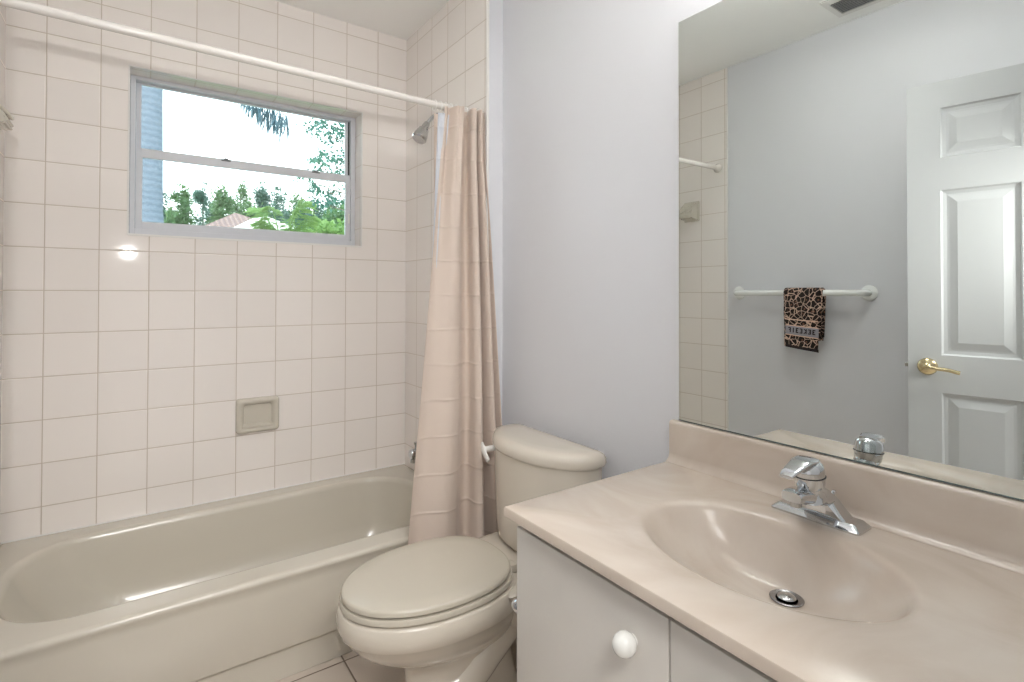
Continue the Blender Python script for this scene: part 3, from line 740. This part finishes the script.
tw = thing('hand_towel', 'leopard print hand towel with a grey band folded over the towel bar', 'towel', (XL+BX, -1.212, BZ))
def towel_layer(y0, y1, zf, zb, name, parent, off):
    """draped strip: front length zf, back length zb"""
    R0 = .0175+off; prof = []
    nz_ = 26
    for k in range(nz_): prof.append((R0+.002*math.sin(k*.5), -zf+zf*k/nz_))
    for k in range(9): a = k*PI/8; prof.append((R0*math.cos(a), R0*math.sin(a)))
    for k in range(1, nz_+1): prof.append((-R0, -zb*k/nz_))
    bm = bmesh.new(); g = []
    for x, z in prof:
        row = []
        for i in range(25):
            s = i/24; y = lerp(y0, y1, s)
            wob = .0025*math.sin(s*7+z*9)*min(1, -z*6 if z < 0 else 0)
            shr = 1-.10*min(1, max(0, -z)/.28)
            row.append(bm.verts.new((x+wob, y*shr+.006*max(0, -z)/.28, z-.02*(1-s)*max(0, -z)/.28*1.0)))
        g.append(row)
    for a_, b2 in zip(g, g[1:]):
        for i in range(24): bm.faces.new((a_[i], a_[i+1], b2[i+1], b2[i]))
    o = obj(name, bm, M_leop, parent, smooth=180); m_ = o.modifiers.new('thickness', 'SOLIDIFY'); m_.thickness = .004; m_.offset = 0
    return o
towel_layer(-.088, .088, .265, .215, 'towel_cloth', tw, .0065)
towel_layer(-.094, .020, .215, .20, 'towel_underlayer', tw, .0015)
def strip(z0, z1, x, m_, nm, y0=-.078, y1=.080):
    bm = bmesh.new(); g = []
    for z in [lerp(z0, z1, k/4) for k in range(5)]:
        row = []
        for i in range(17):
            s = i/16; y = lerp(y0, y1, s); row.append(bm.verts.new((x+.0025*math.sin((y+.088)/.176*7+z*9)*min(1, -z*6)+.002*math.sin((z/.265+1)*26*.5), y, z-.020*(1-(y+.088)/.176)*(-z)/.28)))
        g.append(row)
    for a_, b2 in zip(g, g[1:]):
        for i in range(16): bm.faces.new((a_[i], a_[i+1], b2[i+1], b2[i]))
    o = obj(nm, bm, m_, tw, smooth=180); mm = o.modifiers.new('t', 'SOLIDIFY'); mm.thickness = .001; return o
sx_ = .0268
strip(-.204, -.160, sx_, M_tband, 'grey_band'); strip(-.207, -.203, sx_+.0006, M_tpink, 'peach_piping'); strip(-.161, -.157, sx_+.0006, M_tpink, 'peach_piping'); strip(-.132, -.127, sx_+.0006, M_tpink, 'peach_piping')
strip(-.268, -.254, sx_, M_tdark, 'dark_hem')
# dark block letters on the band (written so that they read right way round on the wall)
bm = bmesh.new()
glyphs = {'E': ['###', '#..', '##.', '#..', '###'], 'F': ['###', '#..', '##.', '#..', '#..'], 'K': ['#.#', '##.', '#..', '##.', '#.#'], 'I': ['.#.', '.#.', '.#.', '.#.', '.#.'], 'Z': ['###', '..#', '.#.', '#..', '###'], '3': ['###', '..#', '.##', '..#', '###']}
for gi, ch in enumerate('3EKE3IF'):
    yb = -.062+gi*.0195
    for r_i, row in enumerate(glyphs[ch]):
        for ci, cc in enumerate(row):
            if cc == '#':
                y = yb+ci*.0042; z = -.171-r_i*.0048-.020*(1-(y+.088)/.176)*.6
                xx = sx_+.0012+.0025*math.sin((y+.088)/.176*7+z*9)+.002*math.sin((z/.265+1)*26*.5)
                box(bm, xx-.0008, xx+.0008, y-.0022, y+.0022, z-.0025, z+.0025)
obj('band_lettering', bm, M_tdark, tw)

# ------------------------------------------------------------------ open door, seen in the mirror
hx, hy = -1.392, -2.415; fx, fy = -1.2715, -1.692
dang = math.atan2(fx-hx, fy-hy)     # from +Y
dl = math.hypot(fx-hx, fy-hy)
door = bpy.data.objects.new('door_1', None); C.objects.link(door); door['kind'] = 'structure'
door.location = (hx, hy, .012); door.rotation_euler = (0, 0, -dang)
DHt = FZ+.820-.012; th = .034
# local: y along the door 0..dl, x = -th..0 (room face at x=0), z up
cols_ = [(.105, .105+.228), (dl-.105-.228, dl-.105)]
rows_ = [(.235, .235+.575), (.955, .955+.640), (1.720, 1.720+.195)]
bm = bmesh.new()
ys = sorted({0, dl}|{y for c in cols_ for y in c}); zs = sorted({0, DHt}|{z for r in rows_ for z in r})
def isp(y, z): return any(a_ < y < b2 for a_, b2 in cols_) and any(a_ < z < b2 for a_, b2 in rows_)
for X, sg in ((0, -1), (-th, 1)):
    for y0, y1 in zip(ys, ys[1:]):
        for z0, z1 in zip(zs, zs[1:]):
            if isp((y0+y1)/2, (z0+z1)/2):
                lv_ = [(0, 0), (.006, .007), (.018, .009), (.026, .008), (.050, .002)]
                rr = [[bm.verts.new((X+sg*d, y, z)) for y, z in ((y0+i_, z0+i_), (y1-i_, z0+i_), (y1-i_, z1-i_), (y0+i_, z1-i_))] for i_, d in lv_]
                for a_, b2 in zip(rr, rr[1:]):
                    for k in range(4): bm.faces.new((a_[k], a_[(k+1) % 4], b2[(k+1) % 4], b2[k]))
                bm.faces.new(rr[-1])
            else: bm.faces.new([bm.verts.new((X, y, z)) for y, z in ((y0, z0), (y1, z0), (y1, z1), (y0, z1))])
for (a_, b2) in (((0, 0), (dl, 0)), ((dl, 0), (dl, DHt)), ((dl, DHt), (0, DHt)), ((0, DHt), (0, 0))):
    bm.faces.new([bm.verts.new(p_) for p_ in ((0, *a_), (0, *b2), (-th, *b2), (-th, *a_))])
bmesh.ops.remove_doubles(bm, verts=bm.verts, dist=1e-5)
obj('door_panel', bm, M_door, door)
KZ = FZ-.290
dh = bpy.data.objects.new('door_handle', None); C.objects.link(dh); dh.parent = door; dh.location = (0, dl-.062, KZ-.012)
bm = bmesh.new(); lathe(bm, [(0, .0005), (.033, .0005), (.033, .004), (.028, .010), (.016, .014), (.011, .018), (.011, .040), (0, .042)], (0, 0, 0), 'X', 32); obj('rosette', bm, M_brass, dh, smooth=40)
bm = bmesh.new(); tube(bm, bez([(.040, .006, 0), (.047, -.012, .002), (.047, -.035, -.002), (.045, -.065, -.004), (.043, -.090, -.010), (.043, -.102, -.012)], 5), .0075, 12, flat=(1, 1)); obj('lever', bm, M_brass, dh, smooth=60)
bm = bmesh.new(); lathe(bm, [(0, -.0005-th), (.033, -.0005-th), (.033, -.004-th), (.012, -.014-th), (.012, -.05-th), (0, -.05-th)], (0, 0, 0), 'X', 24)
obj('back_knob', bm, M_brass, dh, smooth=40)
obj('latch_plate', B(-th*.5-.012, -th*.5+.012, dl, dl+.001, KZ-.012-.028, KZ-.012+.028), M_brass, door)
obj('latch_bolt', B(-th*.5-.006, -th*.5+.006, dl+.001, dl+.012, KZ-.012-.008, KZ-.012+.008, bev=.002), M_dull, door)

# ------------------------------------------------------------------ ceiling vent (seen in the mirror)
vx0, vx1, vy0, vy1 = -1.400, -1.205, -1.80, -1.39
vt = thing('ceiling_vent', 'white framed ceiling air vent with grey louvres near the left wall', 'vent', ((vx0+vx1)/2, (vy0+vy1)/2, ZC))
hx_, hy_ = (vx1-vx0)/2, (vy1-vy0)/2
bm = bmesh.new()
for (a0, a1, b0, b1) in ((-hx_, hx_, -hy_, -hy_+.025), (-hx_, hx_, hy_-.025, hy_), (-hx_, -hx_+.025, -hy_+.024, hy_-.024), (hx_-.045, hx_, -hy_+.024, hy_-.024)):
    box(bm, a0, a1, b0, b1, -.008, -.0005, .002)
obj('vent_frame', bm, M_trim, vt)
obj('vent_backing', B(-hx_+.02, hx_-.04, -hy_+.02, hy_-.02, -.002, -.0006), M_alud, vt)
for k in range(8):
    x = -hx_+.036+k*.0145
    bm = bmesh.new(); loft(bm, [[Vector((x-.006, y, -.003)), Vector((x+.005, y, -.011)), Vector((x+.006, y, -.010)), Vector((x-.005, y, -.002))] for y in (-hy_+.024, hy_-.024)])
    obj('louvre', bm, M_vent, vt)

# ------------------------------------------------------------------ outdoors
obj('bounce_slab', B(-8, 8, WT+.03, 3.2, -.249, -.20), simple('pale_bounce_surface', lin(226, 222, 214), .9, var=.04), kind='structure')  # unseen pale slab added to bounce daylight up into the window reveal
obj('ground', B(-60, 60, WT+.02, 90, -.35, -.25), M_grass, kind='structure')
CAM = Vector((-1.1169, -2.503, FZ-.0068))
def at(px, py, y):
    """world point on the plane Y=y that the photograph shows at (px, py)"""
    d = r2*((px-512)/529.36)-u2*((py-287.46)/529.36)+fw
    return CAM+d*((y-CAM.y)/d.y)
def leaves(bm, n, fn, size, droop=.3, asp=.35):
    for _ in range(n):
        p_ = fn(); d = Vector((random.gauss(0, 1), random.gauss(0, 1), random.gauss(0, 1)-droop)).normalized()
        s_v = d.cross(Vector((random.gauss(0, 1), random.gauss(0, 1), random.gauss(0, 1)))).normalized()
        L = size*random.uniform(.6, 1.3); W_ = L*asp
        bm.faces.new([bm.verts.new(v) for v in (p_, p_+d*L*.45+s_v*W_, p_+d*L, p_+d*L*.45-s_v*W_)])
def rball():
    while True:
        v = Vector((random.uniform(-1, 1), random.uniform(-1, 1), random.uniform(-1, 1)))
        if v.length < 1: return v
def frond(base, tip, sag, width, n=34, down=.7, m=None, parent=None, wleaf=.02, name='frond'):
    """arching palm frond: rachis plus leaflets, as one mesh"""
    bm = bmesh.new(); b0, t0 = Vector(base), Vector(tip); pts = []
    for k in range(n+1):
        s = k/n; p_ = b0.lerp(t0, s); p_.z += sag*4*s*(1-s); pts.append(p_)
    tube(bm, pts, [.018*(1-.8*k/n) for k in range(n+1)], 5)
    for k in range(2, n+1):
        s = k/n; t_ = (pts[k]-pts[k-1]).normalized(); side = t_.cross(Vector((0, 0, 1))).normalized()
        L = width*(math.sin(PI*min(1, s*.85+.12)))**.7
        for sg in (-1, 1):
            for jj in range(2):
                dirv = (side*sg*(1-down)+t_*.45+Vector((0, 0, -down))+Vector((random.gauss(0, .10), random.gauss(0, .10), random.gauss(0, .08)))).normalized()
                q0 = pts[k]-t_*jj*.03; wv = dirv.cross(side if abs(dirv.dot(side)) < .8 else t_).normalized()*wleaf
                mid = q0+dirv*L*.5; end = q0+dirv*L*random.uniform(.85, 1.1)+Vector((0, 0, -.1*L))
                bm.faces.new([bm.verts.new(v) for v in (q0, mid+wv, end, mid-wv)])
    return obj(name, bm, m, parent)

# tall palm close to the window
pb = at(146, 287, 4.0); pal = thing('palm_tree', 'tall palm tree with a grey trunk just outside the window at left', 'palm tree', (pb.x, 4.0, -.25))
bm = bmesh.new(); tube(bm, [(0, 0, 0), (0, 0, .5), (0, 0, 1.3), (0, 0, 1.9), (-.01, 0, 2.3), (-.01, 0, 3.2), (-.02, 0, 4.6), (0, 0, 6.6)], [.26, .22, .185, .165, .148, .140, .138, .12], 28); obj('trunk', bm, M_palm, pal, smooth=70)
zt = 6.6
PO = Vector((pb.x, 4.0, -.25))
drp = [Vector((0, 0, zt)), Vector((.35, .1, zt+.15)), Vector((.8, .2, zt-.6)), at(236, 60, 4.9)-PO, at(252, 96, 4.8)-PO, at(270, 103, 4.7)-PO, at(288, 112, 4.6)-PO]
bm = bmesh.new(); dp = bez(drp, 10); tube(bm, dp, [.03*(1-.8*k/len(dp)) for k in range(len(dp))], 6)
for k in range(12, len(dp)):
    for _ in range(4):
        q0 = dp[k]; L = random.uniform(.28, .40)*(1+.25*(k>45)); dv = Vector((random.gauss(0, .22), random.gauss(0, .22), -1)).normalized(); wv_ = Vector((random.uniform(-1, 1), random.uniform(-.4, .4), 0)).normalized()*.010
        bm.faces.new([bm.verts.new(v) for v in (q0, q0+dv*L*.5+wv_, q0+dv*L, q0+dv*L*.5-wv_)])
obj('frond', bm, M_leafD, pal)
for k in range(9):
    a = k*2*PI/9+.5; 
    if k == 0: continue
    frond((0, 0, zt), (2.3*math.cos(a), 2.3*math.sin(a), zt-.9), .9, .55, 26, .6, M_leafD, pal, .02)

# broadleaf tree whose branches reach in from the right
tb0 = at(400, 287, 5.6); tr_ = thing('leafy_tree', 'loose leafy tree reaching into the window view from the right', 'tree', (tb0.x, 5.6, -.25))
bm = bmesh.new(); tube(bm, [(0, 0, 0), (.02, 0, 1.5), (-.02, 0, 3.0), (.03, .05, 4.6)], [.13, .11, .09, .05], 14); obj('trunk', bm, M_bark, tr_, smooth=60)
cl_px = [(322, 122), (336, 128), (314, 128), (345, 135), (331, 140), (326, 155), (338, 160), (318, 160), (330, 175), (342, 172), (320, 170), (304, 180), (316, 188), (330, 192), (342, 200), (350, 150), (352, 185), (322, 203)]
loc0 = Vector((tb0.x, 5.6, -.25)); bmb = bmesh.new(); bml = bmesh.new()
for i, (a_, b2) in enumerate(cl_px):
    yy = 5.6+random.uniform(-.5, .5); c = at(a_, b2, yy)-loc0
    st = Vector((0, 0, max(1.5, c.z-.6))); md_ = st.lerp(c, .5)+Vector((0, 0, .15))
    tube(bmb, [st, md_, c], [.022, .012, .004], 6)
    leaves(bml, 60, lambda: c+Vector((random.gauss(0, .075), random.gauss(0, .10), random.gauss(0, .04))), .065, .5, .32)
for i in range(30):
    c = Vector((random.uniform(.5, 1.9), random.uniform(-1, 1), random.uniform(2.2, 4.8))); leaves(bml, 60, lambda: c+rball()*.3, .10, .4)
obj('branches', bmb, M_bark, tr_, smooth=60); obj('foliage', bml, M_leafE, tr_)

# young palm, bright green, low in the middle of the view
yp = at(283, 287, 9.0); yo = Vector((yp.x, 9.0, -.25)); ypm = thing('young_palm', 'young bright green palm low in the window beside the tiled roof', 'palm tree', yo)
bm = bmesh.new(); tube(bm, [(0, 0, 0), (.03, 0, 1.0), (0, 0, 2.05)], [.10, .08, .05], 12); obj('trunk', bm, M_bark, ypm, smooth=60)
crown = Vector((0, 0, 2.05))
for (a_, b2, sg) in ((252, 208, .35), (258, 222, .3), (312, 203, .45), (318, 218, .35), (302, 199, .3), (268, 206, .3), (250, 232, .25)):
    tip = at(a_, b2, 9.0+random.uniform(-.6, .6))-yo
    frond(crown, tip, sg, .42, 24, .45, M_leafC, ypm, .022)

# low hedge bushes bottom right and left of the house
for i, (a_, b2, rr_, lab, mm) in enumerate(((333, 238, .50, 'yellow green shrub at the lower right corner of the window view', M_leafC), (305, 240, .42, 'low yellow green shrub just right of the young palm', M_leafC), (345, 222, .55, 'taller green shrub at the right edge of the window view', M_leafA))):
    sy = (10.6, 12.4, 14.2)[i]; c = at(a_, b2, sy); so = Vector((c.x, sy, -.25)); sb_ = thing('shrub', lab, 'shrub', so)
    hz = c.z+.25; bm = bmesh.new(); leaves(bm, 1500, lambda: Vector((0, 0, hz-.1))+Vector((rball().x*rr_*1.3, rball().y*rr_, rball().z*rr_)), .13, -.1)
    obj('foliage', bm, mm, sb_)
    bm = bmesh.new()
    for k in range(5): tube(bm, [(.04*math.cos(k*1.3), .04*math.sin(k*1.3), 0), (.2*math.cos(k*1.3), .2*math.sin(k*1.3), hz)], [.025, .01], 6)
    obj('stem', bm, M_bark, sb_, smooth=60)

# neighbouring house with a hipped clay tile roof
HYY = 17.0
ap = at(236, 212, HYY+2.2); e0 = at(196, 229, HYY); e1 = at(300, 229, HYY)
hs = thing('house', 'neighbouring white house with a pale clay tile hip roof', 'house', (ap.x, HYY+3, -.25))
ho = Vector((ap.x, HYY+3, -.25)); ez = e0.z; wl, wr = e0.x, e0.x+6.0
bm = bmesh.new(); box(bm, wl+.4-ho.x, wr-.4-ho.x, -2.6, 2.2, 0, ez+.25-.02); obj('house_wall', bm, M_stucco, hs)
bm = bmesh.new(); A_ = [Vector(v)-ho for v in ((wl, HYY, ez), (ap.x+2.0, HYY, ez), (ap.x+2.0, HYY+5.6, ez), (wl, HYY+5.6, ez))]
P1 = Vector((ap.x, HYY+2.4, ap.z))-ho; P2 = Vector((ap.x, HYY+4.2, ap.z))-ho
va = [bm.verts.new(v) for v in A_]; vp1, vp2 = bm.verts.new(P1), bm.verts.new(P2)
bm.faces.new((va[0], va[1], vp1)); bm.faces.new((va[1], va[2], vp2, vp1)); bm.faces.new((va[2], va[3], vp2)); bm.faces.new((va[3], va[0], vp1, vp2)); bm.faces.new(va[::-1])
obj('tile_roof', bm, M_roof, hs)
g0, g1, g2_ = at(228, 230, HYY-.4), at(262, 214, HYY-.4), at(300, 230, HYY-.4)
bm = bmesh.new(); loft(bm, [[Vector(v)-ho+Vector((0, dy, 0)) for v in (g0, g2_, g1)] for dy in (0, 1.5)]); obj('porch_gable', bm, M_stucco, hs)
bm = bmesh.new(); box(bm, g0.x+.3-ho.x, g2_.x-.3-ho.x, HYY-.3-ho.y, HYY+1.0-ho.y, 0, g0.z+.25); obj('porch_wall', bm, M_stucco, hs)
for xx in (1.1, 2.6):
    obj('house_window', B(wl+xx-ho.x, wl+xx+.9-ho.x, -2.66, -2.6, 1.2, 2.2), M_alud, hs)

# tree belt beyond the garden
spots = [(146, 206, 25, 1.3, 0), (162, 190, 27, 1.1, 1), (183, 184, 25, 1.2, 0), (203, 180, 28, 1.1, 1), (222, 186, 25, 1.3, 0), (241, 180, 28, 1.3, 0), (262, 181, 30, 1.2, 1), (278, 188, 27, 1.3, 1), (296, 187, 26, 1.4, 0), (314, 183, 29, 1.4, 1), (332, 192, 26, 1.3, 1), (348, 196, 28, 1.2, 0), (170, 208, 22, 1.3, 0), (215, 206, 23.6, 1.2, 1), (250, 200, 26, 1.3, 0), (300, 205, 23, 1.2, 1), (330, 208, 22, 1.2, 0)]
for i, (a_, b2, yy, rw, kd) in enumerate(spots):
    yy = 25+(0, 10, 5, 15, 2.5, 12.5, 7.5)[i % 7] if i < 12 else yy+5; b2 += 5; c = at(a_, b2, yy); rw *= 1.15*(yy+2.5)/30; H = c.z+.25; base = Vector((c.x, yy, -.25))
    ordn = ('first', 'second', 'third', 'fourth', 'fifth', 'sixth', 'seventh', 'eighth', 'ninth', 'tenth', 'eleventh', 'twelfth')
    hue = 'mid green' if kd == 0 else 'blue green'
    if i < 12: lab = 'tall %s tree on the skyline beyond the garden, %s of twelve from the left' % (hue, ordn[i])
    else: lab = 'low rounded %s tree before the skyline trees, %s of five from the left' % (hue, ordn[i-12])
    t_ = thing('tree', lab, 'tree', base, 'trees in the belt beyond the garden')
    bm = bmesh.new(); tube(bm, [(0, 0, 0), (.03, 0, H*.5), (0, 0, H*.9)], [.16, .10, .03], 8); obj('trunk', bm, M_bark, t_, smooth=60)
    bm = bmesh.new(); blobs = []
    for k in range(32):
        zz = random.uniform(.28, .97); r_r = rw*(1.12-zz)*(1.35 if kd == 0 else .95); an = random.uniform(0, 2*PI)
        blobs.append((Vector((r_r*math.cos(an)*random.uniform(.2, 1), r_r*math.sin(an)*random.uniform(.2, 1), H*zz)), rw*random.uniform(.25, .45)*(1.15-zz*.6)))
    for bc, br in blobs:
        leaves(bm, 190, lambda: bc+Vector((rball().x*br, rball().y*br, rball().z*br*1.3)), .19, -.5 if kd else 0, .2)
    leaves(bm, 60, lambda: Vector((random.gauss(0, .10), random.gauss(0, .10), H*random.uniform(.88, 1.03))), .24, -1.2, .2)
    obj('foliage', bm, M_leafA if kd == 0 else M_leafB, t_)
